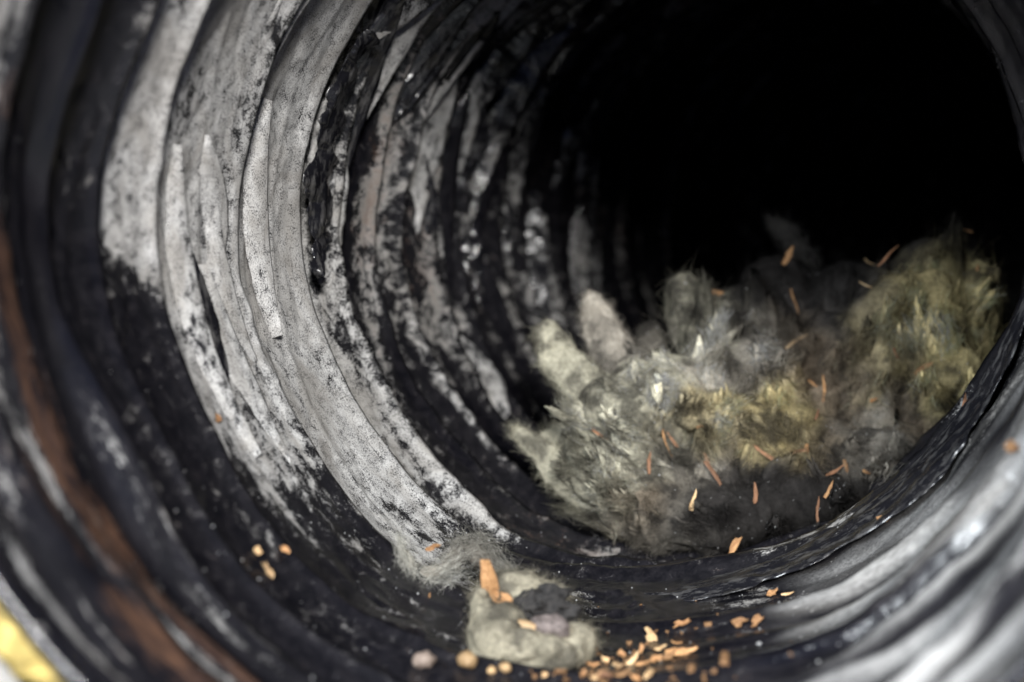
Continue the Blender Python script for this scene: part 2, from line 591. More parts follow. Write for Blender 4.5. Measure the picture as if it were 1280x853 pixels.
sleeve('insulation_sleeve', R0 + 0.0068, R0 + 0.0150, 0.002, 1.1, M_WOOL, 0.009, (0.52, 0.40, 0.14), 75)
sleeve('outer_jacket', R0 + 0.0165, R0 + 0.0205, 0.000, 1.1, M_JACKET, 0.002, (0.8, 0.8, 0.8), 60)


# film come loose: a crumpled fold high on the left wall
def film_strip(name, s_a, s_b, d_a, d_b, lift, dust, nS=26, nT=120, crum=0.0016, seed=0.0, taper=0.25, rough_edge=0.003, mat=None, skew=0.0, stretch=1.0):
    T, S = np.meshgrid(np.linspace(0, 1, nT), np.linspace(0, 1, nS), indexing='ij')
    T, S = T.ravel(), S.ravel()
    th = np.radians(d_a + (d_b - d_a) * T)
    endt = np.sin(math.pi * np.clip(T, 0.001, 0.999)) ** taper
    mid = (s_a + s_b) / 2
    edge = rough_edge * fbm(np.stack([T * 9, T * 0 + seed, S * 0.6], -1), 3)
    s = mid + ((s_a - mid) * (1 - S) + (s_b - mid) * S) * endt + edge + skew * (T - 0.5)
    C = np.stack([np.cos(th) * R0, np.sin(th) * R0, s], -1)
    base = R0 + 0.0010
    C = np.stack([th * R0 * 0.11, s * 1.2, 0 * s + seed], -1)            # crinkles run along the ring
    r = base - lift(T, S) - crum * (1 - np.abs(pnoise(C / 0.015 + seed)) * 2.2) - crum * 0.15 * (1 - np.abs(pnoise(C / 0.0065 + seed)) * 2.2)
    V = wall_point(s, th, r)
    idx = np.arange(nT * nS).reshape(nT, nS)
    F = np.stack([idx[:-1, :-1], idx[:-1, 1:], idx[1:, 1:], idx[1:, :-1]], -1).reshape(-1, 4)
    dn = np.clip(dust + 0.15 * fbm(C / 0.02 + seed, 2), 0, 1)
    o = mesh_np(name, V, F, mat or M_FILM, duct, dict(dust=dn, rust=0 * dn, flat=np.stack([th * R0 * stretch + seed * 0.017, s + R0 - r, 0 * s], -1)))
    md = o.modifiers.new('thickness', 'SOLIDIFY')
    md.thickness = 0.0003
    return o


tag(film_strip('crumpled_film_fold', 0.227, 0.248, 146, 190, lambda T, S: 0.0025 + 0.003 * np.sin(math.pi * S), 0.20, crum=0.0024, seed=6.1, taper=0.5, rough_edge=0.008, mat=M_GLOSS),
    'glossy black crumpled fold of film')
# bare, crumpled ridges of film along the fold that stands up before the wad, and creases on the near wall
for sa, sb, da, db, lf, cm, sd in ((0.203, 0.234, 262, 352, 0.0085, 0.0020, 1.4),):
    tag(film_strip('film_crease', sa, sb, da, db, lambda T, S, lf=lf: lf * (0.25 + 0.75 * np.sin(math.pi * (0.15 + 0.85 * S) * 0.62)) * np.sin(math.pi * np.clip(T, .03, .97)) ** 0.5,
                   0.2, nT=260, crum=cm, seed=sd, taper=0.5, rough_edge=0.006, mat=M_GLOSS), 'shiny crumpled ridge of bare film')


# thin pleats of slack film: short lips that start and end anywhere, deeper in and, flatter, on the pale wall
rp = random.Random(19)
for k in range(60):
    deep = k < 52
    sa = rp.uniform(0.232, 0.50) if deep else rp.uniform(0.122, 0.215)
    wd = rp.uniform(0.006, 0.014)
    da = rp.uniform(110, 215) if deep else rp.uniform(130, 205)
    ln = rp.uniform(16, 52)
    h_ = rp.uniform(0.0030, 0.0070) if deep else rp.uniform(0.0010, 0.0018)
    gl = rp.random() < (0.35 if deep else 0.1)
    film_strip('film_pleat', sa, sa + wd, da - ln / 2, da + ln / 2,
               lambda T, S, h_=h_, deep=deep: (0.0012 if deep else 0.0022) + h_ * S ** 1.4 * np.sin(math.pi * np.clip(T, 0.01, 0.99)) ** 0.8 - 0.004 * (1 - S) ** 3,
               rp.choice((0.12, 0.3, 0.5, 0.62, 0.7)) * (1.0 if sa < 0.38 else 0.75) if deep else rp.uniform(0.7, 0.9), nS=10 if deep else 14, nT=70 if deep else 220,
               crum=0.0007 if deep else 0.0, seed=k * 1.37, taper=0.9, rough_edge=0.0016 if deep else 0.0008, mat=M_GLOSS if gl else None, skew=rp.uniform(-0.016, 0.016))


# ------------------------------------------------------------------ glass wool
def ico(sub=3):
    import bmesh
    bm = bmesh.new()
    bmesh.ops.create_icosphere(bm, subdivisions=sub, radius=1)
    V = np.array([v.co for v in bm.verts])
    F = np.array([[v.index for v in f.verts] for f in bm.faces])
    bm.free()
    return V, F


ICO_V, ICO_F = ico(3)


def remeshed(V, F, voxel):
    me = bpy.data.meshes.new('tmp')
    me.from_pydata(V.tolist(), [], F.tolist())
    o = bpy.data.objects.new('tmp', me)
    COL.objects.link(o)
    md = o.modifiers.new('r', 'REMESH')
    md.mode = 'VOXEL'
    md.voxel_size = voxel
    sm = o.modifiers.new('s', 'SMOOTH')
    sm.iterations = 3
    tr = o.modifiers.new('t', 'TRIANGULATE')
    dg = bpy.context.evaluated_depsgraph_get()
    ev = o.evaluated_get(dg)
    em = ev.to_mesh()
    W = np.empty(len(em.vertices) * 3)
    em.vertices.foreach_get('co', W)
    G = np.empty(len(em.polygons) * 3, dtype=np.int32)
    em.polygons.foreach_get('vertices', G)
    ev.to_mesh_clear()
    bpy.data.objects.remove(o)
    bpy.data.meshes.remove(me)
    return W.reshape(-1, 3), G.reshape(-1, 3)


def vnormals(V, F):
    fn = np.cross(V[F[:, 1]] - V[F[:, 0]], V[F[:, 2]] - V[F[:, 0]])
    n = np.zeros_like(V)
    for k in range(3): np.add.at(n, F[:, k], fn)
    return n / np.maximum(np.linalg.norm(n, axis=1, keepdims=True), 1e-12)


YEL = np.array((0.45, 0.37, 0.19))
OLV = np.array((0.33, 0.28, 0.145))
PAL = np.array((0.43, 0.41, 0.32))
GRY = np.array((0.30, 0.275, 0.235))
BRN = np.array((0.17, 0.135, 0.10))
DRK = np.array((0.024, 0.022, 0.021))


def lobe(px, py, depth, rx, ry, rot=0, thick=None):
    """an ellipsoid of wool: size given at its own distance"""
    k = depth / FPX
    c = at(px, py, depth)
    a = math.radians(rot)
    ax = _r * math.cos(a) + _u * math.sin(a)
    ay = -_r * math.sin(a) + _u * math.cos(a)
    rz = thick if thick else min(rx, ry) * k
    return c, np.stack([ax * rx * k, ay * ry * k, _f * rz])


def lobes_mesh(ls, voxel):
    Vs, Fs, o = [], [], 0
    for c, M in ls:
        Vs.append(ICO_V @ M + c)
        Fs.append(ICO_F + o)
        o += len(ICO_V)
    return remeshed(np.concatenate(Vs), np.concatenate(Fs), voxel)


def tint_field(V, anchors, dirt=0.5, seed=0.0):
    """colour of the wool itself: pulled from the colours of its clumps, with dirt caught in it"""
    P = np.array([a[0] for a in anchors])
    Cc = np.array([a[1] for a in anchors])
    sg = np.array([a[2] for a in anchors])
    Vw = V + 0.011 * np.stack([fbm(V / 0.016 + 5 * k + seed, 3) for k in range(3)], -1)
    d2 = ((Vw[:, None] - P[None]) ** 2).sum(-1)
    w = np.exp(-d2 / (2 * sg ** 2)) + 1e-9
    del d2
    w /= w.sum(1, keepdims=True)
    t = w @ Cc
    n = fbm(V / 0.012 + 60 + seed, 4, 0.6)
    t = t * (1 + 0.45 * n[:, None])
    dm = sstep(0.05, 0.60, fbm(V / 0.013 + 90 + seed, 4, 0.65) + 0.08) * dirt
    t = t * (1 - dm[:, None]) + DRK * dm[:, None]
    return np.clip(t, 0.01, 0.9)


HUB = at(1000, 760, 0.63)


def roughen(V, F, big=0.004, mid=0.0022, fine=0.0007, seed=0.0, axis=None):
    """matted relief, drawn out along the lie of the fibres (radiating from the wad's foot, or along an axis)"""
    d = V - HUB
    x, y, z = d @ _r, d @ _u, d @ _f
    if axis is None:
        rad = np.hypot(x, y) + 0.02
        w = 0.5 * pnoise(V / 0.03 + seed)
        q0 = np.stack([(np.arctan2(y, x) + w * 0.5) * 0.085, rad * 0.34, z], -1)
    else:
        al = d @ axis
        q0 = d - np.outer(al, axis) * 0.68
    for sc, amp, ridged in ((0.020, big, False), (0.0085, mid, True), (0.0032, fine, True)):
        n = vnormals(V, F)
        q = q0 / sc + seed
        q = q + 0.5 * np.stack([pnoise(V / sc * 0.5 + 3), pnoise(V / sc * 0.5 + 13), pnoise(V / sc * 0.5 + 23)], -1)
        v = fbm(q, 2)
        if ridged: v = 0.5 - np.abs(pnoise(q)) * 1.6
        V = V + n * (amp * v)[:, None]
    return V


def strands(V, F, tints, count, length, width, lift, seed, comb=None, nseg=4, bright=1.4, spread=0.5):
    """loose glass fibres rooted in a wool surface, as thin bent ribbons"""
    r = np.random.default_rng(seed)
    a = V[F[:, 0]]; b = V[F[:, 1]]; c = V[F[:, 2]]
    nrm = np.cross(b - a, c - a)
    area = np.linalg.norm(nrm, axis=1)
    nrm = nrm / np.maximum(area[:, None], 1e-14)
    fi = r.choice(len(F), count, p=area / area.sum())
    u, v = r.random(count), r.random(count)
    fl = u + v > 1
    u[fl], v[fl] = 1 - u[fl], 1 - v[fl]
    P = a[fi] + (b[fi] - a[fi]) * u[:, None] + (c[fi] - a[fi]) * v[:, None]
    n = nrm[fi]
    flow = np.stack([pnoise(P / 0.02 + 31), pnoise(P / 0.02 + 57), pnoise(P / 0.02 + 83)], -1) * 2.0
    flow += np.stack([pnoise(P / 0.006 + 31), pnoise(P / 0.006 + 57), pnoise(P / 0.006 + 83)], -1) * 0.8
    if isinstance(comb, str):
        hd = P - HUB
        flow = flow + 1.1 * hd / np.linalg.norm(hd, axis=1, keepdims=True)
    elif comb is not None: flow = flow + np.asarray(comb)
    d = flow + r.normal(size=(count, 3)) * spread
    d -= n * (d * n).sum(1, keepdims=True)
    d /= np.maximum(np.linalg.norm(d, axis=1, keepdims=True), 1e-9)
    lf = (lift[0] + (lift[1] - lift[0]) * r.random(count) ** 3)[:, None]
    d = d + n * lf
    d /= np.linalg.norm(d, axis=1, keepdims=True)
    L = length[0] + (length[1] - length[0]) * r.random(count) ** 2
    bend = r.normal(size=(count, 3)) * 0.55 - n * 0.25
    side = np.cross(d, r.normal(size=(count, 3)))
    side /= np.maximum(np.linalg.norm(side, axis=1, keepdims=True), 1e-9)
    w0 = width[0] + (width[1] - width[0]) * r.random(count)
    pts = []
    for k in range(nseg + 1):
        t = k / nseg
        p = P - n * 0.0006 + d * (L * t)[:, None] + bend * (L * t * t * 0.5)[:, None]
        ww = w0 * (1 - 0.75 * t)
        pts.append(p - side * ww[:, None] * 0.5)
        pts.append(p + side * ww[:, None] * 0.5)
    W = np.stack(pts, 1)                                  # count, 2(n+1), 3
    m = 2 * (nseg + 1)
    base = (np.arange(count) * m)[:, None]
    Fq = np.concatenate([base + np.array([2 * k, 2 * k + 1, 2 * k + 3, 2 * k + 2])[None] for k in range(nseg)], 0)
    tt = tints[F[fi, 0]] * bright * (0.7 + 0.7 * r.random(count))[:, None]
    tt = np.repeat(tt[:, None], m, 1).reshape(-1, 3)
    return W.reshape(-1, 3), Fq, np.clip(tt, 0, 0.9)


# ---- the big wad lying across the duct behind the fold
wad_spec = [  # px, py, depth, rx, ry, rot, thick, colour
    (950, 545, 0.640, 215, 105, 0, 0.050, GRY),
    (1150, 430, 0.635, 95, 105, 0, 0.035, OLV),
    (1185, 345, 0.630, 36, 62, -12, 0.016, OLV),
    (1150, 345, 0.625, 40, 50, -35, 0.015, OLV),
    (1120, 390, 0.605, 66, 46, 25, 0.016, YEL),
    (1172, 400, 0.598, 26, 62, 8, 0.012, YEL),
    (1222, 385, 0.610, 32, 58, 0, 0.014, YEL),
    (1180, 470, 0.592, 42, 40, 0, 0.014, YEL),
    (1115, 465, 0.598, 50, 40, 10, 0.014, OLV),
    (1195, 520, 0.600, 60, 40, 0, 0.015, OLV),
    (1060, 380, 0.640, 85, 50, 10, 0.022, DRK),
    (985, 355, 0.650, 60, 34, -15, 0.018, DRK),
    (1040, 440, 0.620, 55, 60, 0, 0.018, GRY),
    (935, 415, 0.635, 65, 60, 0, 0.022, BRN),
    (930, 470, 0.605, 52, 56, -20, 0.018, GRY),
    (975, 480, 0.596, 30, 42, 20, 0.012, BRN),
    (862, 405, 0.620, 27, 62, 8, 0.011, PAL),
    (888, 440, 0.610, 34, 50, 25, 0.013, PAL),
    (815, 445, 0.635, 20, 40, 5, 0.012, DRK),
    (840, 490, 0.600, 82, 48, -15, 0.020, PAL),
    (780, 520, 0.590, 60, 42, -30, 0.016, PAL),
    (950, 520, 0.585, 74, 30, -4, 0.014, YEL),
    (885, 515, 0.583, 52, 30, 8, 0.013, YEL),
    (1010, 545, 0.590, 60, 30, 0, 0.014, BRN),
    (760, 590, 0.585, 62, 40, -28, 0.018, PAL),
    (820, 625, 0.580, 72, 48, -25, 0.022, BRN),
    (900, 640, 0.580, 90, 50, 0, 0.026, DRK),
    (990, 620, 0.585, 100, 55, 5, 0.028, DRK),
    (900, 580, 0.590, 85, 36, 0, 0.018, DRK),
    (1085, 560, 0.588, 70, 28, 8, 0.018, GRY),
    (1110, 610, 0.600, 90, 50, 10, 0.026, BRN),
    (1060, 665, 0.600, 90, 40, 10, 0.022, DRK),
]
wad = empty('insulation_wad', at(930, 690, 0.60).tolist(), 'big matted wad of grey and yellow insulation lying across the dark duct', 'insulation')
ls = [lobe(*s[:7]) for s in wad_spec]
WV, WF = lobes_mesh(ls, 0.0016)
CRM = np.array((0.50, 0.42, 0.25))
_b = BVHTree.FromPolygons(WV.tolist(), WF.tolist())
anch = []
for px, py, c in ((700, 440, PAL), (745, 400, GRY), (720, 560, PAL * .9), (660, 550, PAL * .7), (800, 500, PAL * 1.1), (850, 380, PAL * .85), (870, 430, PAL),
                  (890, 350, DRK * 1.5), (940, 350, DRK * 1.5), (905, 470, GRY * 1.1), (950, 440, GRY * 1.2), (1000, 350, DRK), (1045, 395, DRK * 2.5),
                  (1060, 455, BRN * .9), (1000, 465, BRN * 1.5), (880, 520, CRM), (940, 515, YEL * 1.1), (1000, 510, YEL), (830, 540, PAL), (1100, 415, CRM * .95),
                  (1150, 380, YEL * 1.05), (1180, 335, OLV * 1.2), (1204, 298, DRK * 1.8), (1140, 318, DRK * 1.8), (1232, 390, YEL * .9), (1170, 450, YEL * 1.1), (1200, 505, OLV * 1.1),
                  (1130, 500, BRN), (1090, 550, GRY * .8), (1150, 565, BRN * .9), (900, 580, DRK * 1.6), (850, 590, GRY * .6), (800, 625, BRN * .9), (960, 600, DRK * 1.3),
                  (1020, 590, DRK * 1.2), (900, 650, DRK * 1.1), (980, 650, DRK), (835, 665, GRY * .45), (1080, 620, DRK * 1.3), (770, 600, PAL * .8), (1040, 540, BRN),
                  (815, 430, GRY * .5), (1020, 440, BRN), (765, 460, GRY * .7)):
    h = _b.ray_cast(Vector(CAM), Vector(ray(px, py)).normalized())
    anch.append((np.array(h[0]) if h[0] is not None else at(px, py, 0.605), c, 0.0078))
WV = roughen(WV, WF, 0.0030, 0.0017, 0.0006, 2.0)
wt = tint_field(WV, anch, 0.75, 1.0) * 0.7  # core darkened evenly so gaps between tufts look shaded
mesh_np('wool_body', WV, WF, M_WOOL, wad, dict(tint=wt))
SV, SF, ST = strands(WV, WF, wt, 20000, (0.003, 0.011), (0.00010, 0.00022), (0.05, 0.65), 21, comb='hub', nseg=3)
tag(mesh_np('loose_fibres', SV, SF, M_FIBRE, wad, dict(tint=ST)), kind='stuff')
wad_bvh = BVHTree.FromPolygons(WV.tolist(), WF.tolist())

# torn tufts layered over it, each drawn out to a ragged tip: base, tip, width, colour
tuft_rows = [
    (880, 470, 862, 346, 27, PAL), (908, 455, 922, 382, 32, BRN), (950, 430, 952, 348, 32, DRK * 1.6), (1000, 410, 988, 330, 34, DRK * 1.3),
    (1042, 405, 1052, 334, 32, DRK * 1.4), (1090, 405, 1106, 332, 34, GRY * .7), (1132, 390, 1152, 308, 32, OLV), (1176, 390, 1203, 288, 30, OLV),
    (1226, 430, 1226, 338, 26, OLV),
    (862, 525, 836, 440, 36, PAL), (902, 525, 906, 440, 36, GRY), (962, 525, 978, 440, 38, BRN), (1022, 490, 1008, 415, 34, DRK * 1.5),
    (1072, 480, 1078, 398, 38, GRY * .8), (1122, 475, 1120, 392, 38, YEL), (1166, 475, 1170, 388, 32, YEL), (1206, 490, 1210, 405, 30, OLV),
    (800, 560, 764, 492, 34, PAL), (850, 565, 846, 497, 38, PAL), (902, 560, 906, 487, 40, YEL), (962, 560, 958, 488, 42, YEL),
    (1012, 550, 1034, 470, 34, BRN), (1090, 545, 1102, 468, 36, OLV), (1150, 535, 1162, 455, 36, YEL), (1204, 545, 1212, 470, 34, OLV),
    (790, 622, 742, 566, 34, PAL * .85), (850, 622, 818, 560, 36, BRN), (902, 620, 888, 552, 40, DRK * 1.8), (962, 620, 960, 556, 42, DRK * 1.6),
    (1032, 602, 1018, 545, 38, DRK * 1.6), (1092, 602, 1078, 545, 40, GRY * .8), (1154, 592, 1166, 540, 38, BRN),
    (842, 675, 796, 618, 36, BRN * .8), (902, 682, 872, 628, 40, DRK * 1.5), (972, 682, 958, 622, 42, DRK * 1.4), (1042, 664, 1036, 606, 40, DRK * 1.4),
    (1102, 642, 1110, 590, 38, BRN * .8), (880, 500, 872, 425, 28, PAL), (930, 480, 940, 410, 30, GRY), (985, 470, 996, 400, 30, BRN),
    (1145, 430, 1138, 350, 30, OLV), (1192, 440, 1192, 355, 26, YEL), (1060, 520, 1062, 450, 34, GRY * .7), (820, 520, 795, 450, 28, GRY),
    (1000, 590, 985, 520, 34, BRN), (930, 590, 925, 520, 34, OLV * .8),
    (770, 562, 704, 500, 24, PAL), (760, 640, 694, 582, 22, PAL), (800, 662, 735, 612, 24, BRN), (780, 602, 712, 548, 20, PAL), (832, 592, 772, 532, 26, PAL),
    (792, 545, 750, 478, 22, GRY), (820, 640, 752, 590, 24, GRY), (860, 690, 790, 650, 24, DRK),
]
ICO3_F = ICO_F
rt = random.Random(31)


def depth_at(px, py, default):
    h = wad_bvh.ray_cast(Vector(CAM), Vector(ray(px, py)).normalized())
    return default if h[0] is None else float((np.array(h[0]) - CAM) @ _f)


def wool_tuft(bx, by, tx, ty, w, col, seed):
    db = depth_at(bx, by, 0.61)
    dt = min(depth_at(tx, ty, db + 0.012), db + 0.03)
    B = at(bx, by, db + 0.009)
    T = at(tx, ty, dt - 0.004)
    ax = T - B
    L = np.linalg.norm(ax)
    ax /= L
    nrm = -_f - ax * (-_f @ ax)
    nrm /= np.linalg.norm(nrm)
    sd = np.cross(ax, nrm)
    W = w * db / FPX
    x, y, z = ICO_V.T
    u = 0.5 + 0.5 * y
    prof = 1.05 - 0.80 * u ** 1.4
    r_ = random.Random(seed)
    bend, side = r_.uniform(-.06, .20), r_.uniform(-.22, .22)
    jag = 1 + 0.55 * fbm(np.stack([x * 2.2, 0.5 * y, z * 1.6], -1) + seed * 3.1, 2, 0.4) * (0.4 + u)
    V = B + np.outer(u * L * 1.04 * (1 + np.clip((jag - 1) * 0.6, -0.4, 0.2) * u), ax) + np.outer(x * W * 0.85 * prof * jag + side * L * u * u, sd) \
        + np.outer(z * W * 0.27 * prof + bend * L * (u * u - 0.2), nrm)
    V = roughen(V, ICO3_F, 0.0024, 0.0008, 0.0, seed * 1.3, ax)
    r2_ = r_.choice((.5, .95, 1.25, 1.45, 1.6))
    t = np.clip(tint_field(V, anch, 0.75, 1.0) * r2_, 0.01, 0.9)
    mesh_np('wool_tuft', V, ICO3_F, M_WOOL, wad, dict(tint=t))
    # the tuft's own loose fibre, filling out a soft outline round the matted core
    rn_ = np.random.default_rng(500 + seed)
    nl, per = 60, 15                                       # locks of fibre, each drawn to a point
    n = nl * per
    ul = rn_.random(nl) ** 0.85
    g = rn_.normal(size=(nl, 2)) * 0.50
    pr = 1.05 - 0.75 * ul ** 1.4
    C = B + np.outer(ul * L * 1.02, ax) + np.outer(g[:, 0] * W * pr + side * L * ul * ul, sd) + np.outer(np.abs(g[:, 1]) * W * 0.50 * pr + bend * L * (ul * ul - 0.2), nrm)
    flow = np.stack([pnoise(C / 0.010 + 31), pnoise(C / 0.010 + 57), pnoise(C / 0.010 + 83)], -1) * 1.7
    dl = ax * 1.0 + flow + rn_.normal(size=(nl, 3)) * 0.20
    dl /= np.linalg.norm(dl, axis=1, keepdims=True)
    Ll = 0.003 + 0.0065 * rn_.random(nl)
    bl = rn_.normal(size=(nl, 3)) * 0.55
    tl_ = tint_field(C, anch, 0.85, 1.0) * r2_ * (0.78 + 0.45 * rn_.random((nl, 1)))
    rp_ = lambda a: np.repeat(a, per, 0)
    off = rn_.normal(size=(n, 3)) * 0.0014
    tt = np.clip(rp_(tl_) * (0.6 + 0.8 * rn_.random((n, 1))), 0, .42)
    stray = (rn_.random(n) < 0.12)[:, None]
    d = rp_(dl) + rn_.normal(size=(n, 3)) * np.where(stray, 0.7, 0.32)
    d /= np.linalg.norm(d, axis=1, keepdims=True)
    return ribbons(rp_(C) + off, d, rp_(Ll) * (0.6 + 0.5 * rn_.random(n)), 0.00008 + 0.00014 * rn_.random(n) ** 2, tt, rn_, bend=rp_(bl) + rn_.normal(size=(n, 3)) * 0.15, gather=off * 0.15)


def ribbons(P, d, L, w0, tt, r, nseg=3, bend=None, gather=None):
    n = len(P)
    if bend is None: bend = r.normal(size=(n, 3)) * 0.7
    side = np.cross(d, r.normal(size=(n, 3)))
    side /= np.maximum(np.linalg.norm(side, axis=1, keepdims=True), 1e-9)
    out = []
    for k in range(nseg + 1):
        s_ = k / nseg - 0.5
        p = P + d * (L * s_)[:, None] + bend * (L * s_ * s_)[:, None]
        if gather is not None: p = p - gather * max(0.0, s_ * 2)
        ww = (w0 * (1 - abs(s_)))[:, None] / 2
        out += [p - side * ww, p + side * ww]
    m = 2 * (nseg + 1)
    base = (np.arange(n) * m)[:, None]
    Fq = np.concatenate([base + np.array([2 * k, 2 * k + 1, 2 * k + 3, 2 * k + 2])[None] for k in range(nseg)], 0)
    return np.stack(out, 1).reshape(-1, 3), Fq, np.repeat(tt[:, None], m, 1).reshape(-1, 3)


parts, nv = [], 0
for k, (bx, by, tx, ty, w, col) in enumerate(tuft_rows):
    for c in range(3):
        j = (lambda a: rt.uniform(-a, a)) if c else (lambda a: 0.0)
        if c and (ty < 350 or (tx < 800 and ty < 520)): continue
        SV, SF, ST = wool_tuft(bx + j(30), by + j(22), tx + j(48), ty + j(26) + 6, w * (1 if c == 0 else rt.uniform(.35, .8)), col * (1 if c == 0 else rt.uniform(.6, 1.25)), k * 3 + c + 1)
        parts.append((SV, SF + nv, ST))
        nv += len(SV)
tag(mesh_np('loose_fibres', np.concatenate([p[0] for p in parts]), np.concatenate([p[1] for p in parts]), M_FIBRE, wad,
            dict(tint=np.concatenate([p[2] for p in parts]))), kind='stuff')

# fingers of wool reaching out to the left, each a tuft of its own
for k, (pts, col) in enumerate([
    ([(682, 418, .606, 13), (697, 446, .602, 20), (722, 482, .598, 26), (760, 522, .595, 34)], PAL),
    ([(738, 378, .622, 14), (749, 404, .618, 21), (765, 438, .614, 23), (790, 482, .608, 24)], GRY * 1.15),
    ([(648, 544, .592, 8), (668, 562, .590, 13), (695, 585, .588, 17), (735, 610, .586, 22)], PAL * 0.9),
    ([(680, 545, .600, 9), (702, 552, .598, 17), (735, 570, .594, 24), (770, 590, .590, 30)], PAL),
]):
    ll = [lobe(px, py, d, w, w * 1.25, -40, 0.75 * w * d / FPX) for px, py, d, w in pts]
    # fill in between for an unbroken finger
    for (a0, a1) in zip(pts[:-1], pts[1:]):
        m_ = [(x + y) / 2 for x, y in zip(a0, a1)]
        ll.append(lobe(m_[0], m_[1], m_[2], m_[3], m_[3] * 1.2, -40, 0.7 * m_[3] * m_[2] / FPX))
    TV, TF = lobes_mesh(ll, 0.0012)
    ax = at(*pts[0][:3]) - at(*pts[-1][:3])
    ax /= np.linalg.norm(ax)
    TV = roughen(TV, TF, 0.0026, 0.0014, 0.0007, 5.0 + k, ax)
    tt = tint_field(TV, [(ll[0][0], col, 0.02), (ll[3][0], col * 0.9, 0.02)], 0.65, 3.0 + k)
    tf = mesh_np('wool_tuft', TV, TF, M_WOOL, wad, dict(tint=tt))
    SV, SF, ST = strands(TV, TF, tt, 5000, (0.002, 0.007), (0.00008, 0.00017), (0.03, 0.5), 40 + k, comb=ax * 0.9)
    tag(mesh_np('loose_fibres', SV, SF, M_FIBRE, tf, dict(tint=ST)), kind='stuff')


# thin wisp standing up from the wad's top edge
def wisp(name, parent, pts, count, spread, tint, seed, L=(0.004, 0.012), width=(0.00006, 0.00013), comb=1.6):
    """a loose cloud of fibres strung along a path"""
    r = np.random.default_rng(seed)
    pts = np.array(pts)
    t = r.random(count) * (len(pts) - 1)
    i = np.minimum(t.astype(int), len(pts) - 2)
    f = (t - i)[:, None]
    sp = np.asarray(spread)
    spv = sp[i] * (1 - f[:, 0]) + sp[i + 1] * f[:, 0]
    g = r.normal(size=(count, 3))
    P = pts[i] * (1 - f) + pts[i + 1] * f + g * spv[:, None]
    d = (pts[i + 1] - pts[i])
    d = d / np.linalg.norm(d, axis=1, keepdims=True) * comb + r.normal(size=(count, 3)) * 0.8
    d /= np.linalg.norm(d, axis=1, keepdims=True)
    bend = r.normal(size=(count, 3)) * 0.7
    Ls = L[0] + (L[1] - L[0]) * r.random(count)
    side = np.cross(d, r.normal(size=(count, 3)))
    side /= np.linalg.norm(side, axis=1, keepdims=True)
    w0 = width[0] + (width[1] - width[0]) * r.random(count)
    out = []
    for k in range(5):
        s = k / 4 - 0.5
        p = P + d * (Ls * s)[:, None] + bend * (Ls * s * s)[:, None]
        ww = w0 * (1 - abs(s))
        out += [p - side * ww[:, None] / 2, p + side * ww[:, None] / 2]
    W = np.stack(out, 1)
    base = (np.arange(count) * 10)[:, None]
    Fq = np.concatenate([base + np.array([2 * k, 2 * k + 1, 2 * k + 3, 2 * k + 2])[None] for k in range(4)], 0)
    tt = np.repeat((np.array(tint)[None] * (0.6 + 0.8 * r.random((count, 1))))[:, None], 10, 1).reshape(-1, 3)
    return mesh_np(name, W.reshape(-1, 3), Fq, M_FIBRE, parent, dict(tint=tt))


tag(wisp('fibre_wisp', wad, [at(966, 276, .645), at(985, 292, .645), at(1000, 318, .645), at(1005, 350, .645)], 900,
         (.0010, .0022, .0034, .0045), (0.16, 0.15, 0.14), 71), kind='stuff')

BV2, BF2, n2 = [], [], 0
for ch in wad.children:
    if ch.name.startswith(('wool_body', 'wool_tuft')):
        a_ = np.empty(len(ch.data.vertices) * 3)
        ch.data.vertices.foreach_get('co', a_)
        b_ = np.empty(len(ch.data.polygons) * 3, dtype=np.int32)
        ch.data.polygons.foreach_get('vertices', b_)
        BV2.append(a_.reshape(-1, 3) + np.array(wad.location))
        BF2.append(b_.reshape(-1, 3) + n2)
        n2 += len(a_) // 3
wad_bvh = BVHTree.FromPolygons(np.concatenate(BV2).tolist(), np.concatenate(BF2).tolist())


def hit_any(px, py):
    d = Vector(ray(px, py)).normalized()
    best = None
    for b in (wad_bvh, wall_bvh):
        h = b.ray_cast(Vector(CAM), d)
        if h[0] is not None and (best is None or h[3] < best[2]):
            n = h[1] if h[1].dot(d) < 0 else -h[1]
            best = (h[0], n, h[3])
    if best is None: return Vector(at(px, py, 0.6)), -Vector(_f)
    return best[0], best[1]


# ---- the small tuft lying on the duct's floor in front
p0, n0 = hit_wall(655, 812)
tuft_d = float((np.array(p0) - CAM) @ _f) - 0.002
tuft = empty('insulation_tuft', tuple(p0), 'small pale grey tuft of insulation with a dark hollow, on the duct floor', 'insulation')
tspec = [
    (622, 790, .000, 34, 34, 20, .013, PAL * 1.1), (650, 802, -.003, 44, 20, -14, .011, PAL * 1.1),
    (690, 808, -.003, 40, 17, -8, .011, PAL), (606, 765, .004, 18, 26, 10, .010, PAL),
    (648, 740, .012, 34, 20, -12, .010, PAL * 1.15), (678, 752, .012, 22, 22, -35, .009, PAL),
    (690, 772, .010, 12, 26, 12, .008, PAL * .9), (715, 802, .000, 18, 16, -20, .009, PAL),
    (655, 778, .014, 44, 34, -10, .012, DRK),  # dark lobe: the hollow's shade put into the colour
]
tl = [lobe(a, b, tuft_d + c, d, e, f, g) for a, b, c, d, e, f, g, h in tspec]
TV, TF = lobes_mesh(tl, 0.0008)
TV = roughen(TV, TF, 0.0034, 0.0024, 0.0009, 8.0, _r)
tt = tint_field(TV, [(l[0], s[7] * np.array((.60, .575, .56)), 0.0045) for l, s in zip(tl, tspec)], 0.65, 7.0)
mesh_np('wool_body', TV, TF, M_WOOL, tuft, dict(tint=tt))
SV, SF, ST = strands(TV, TF, tt, 15000, (0.0015, 0.006), (0.00005, 0.00011), (0.05, 0.6), 91)
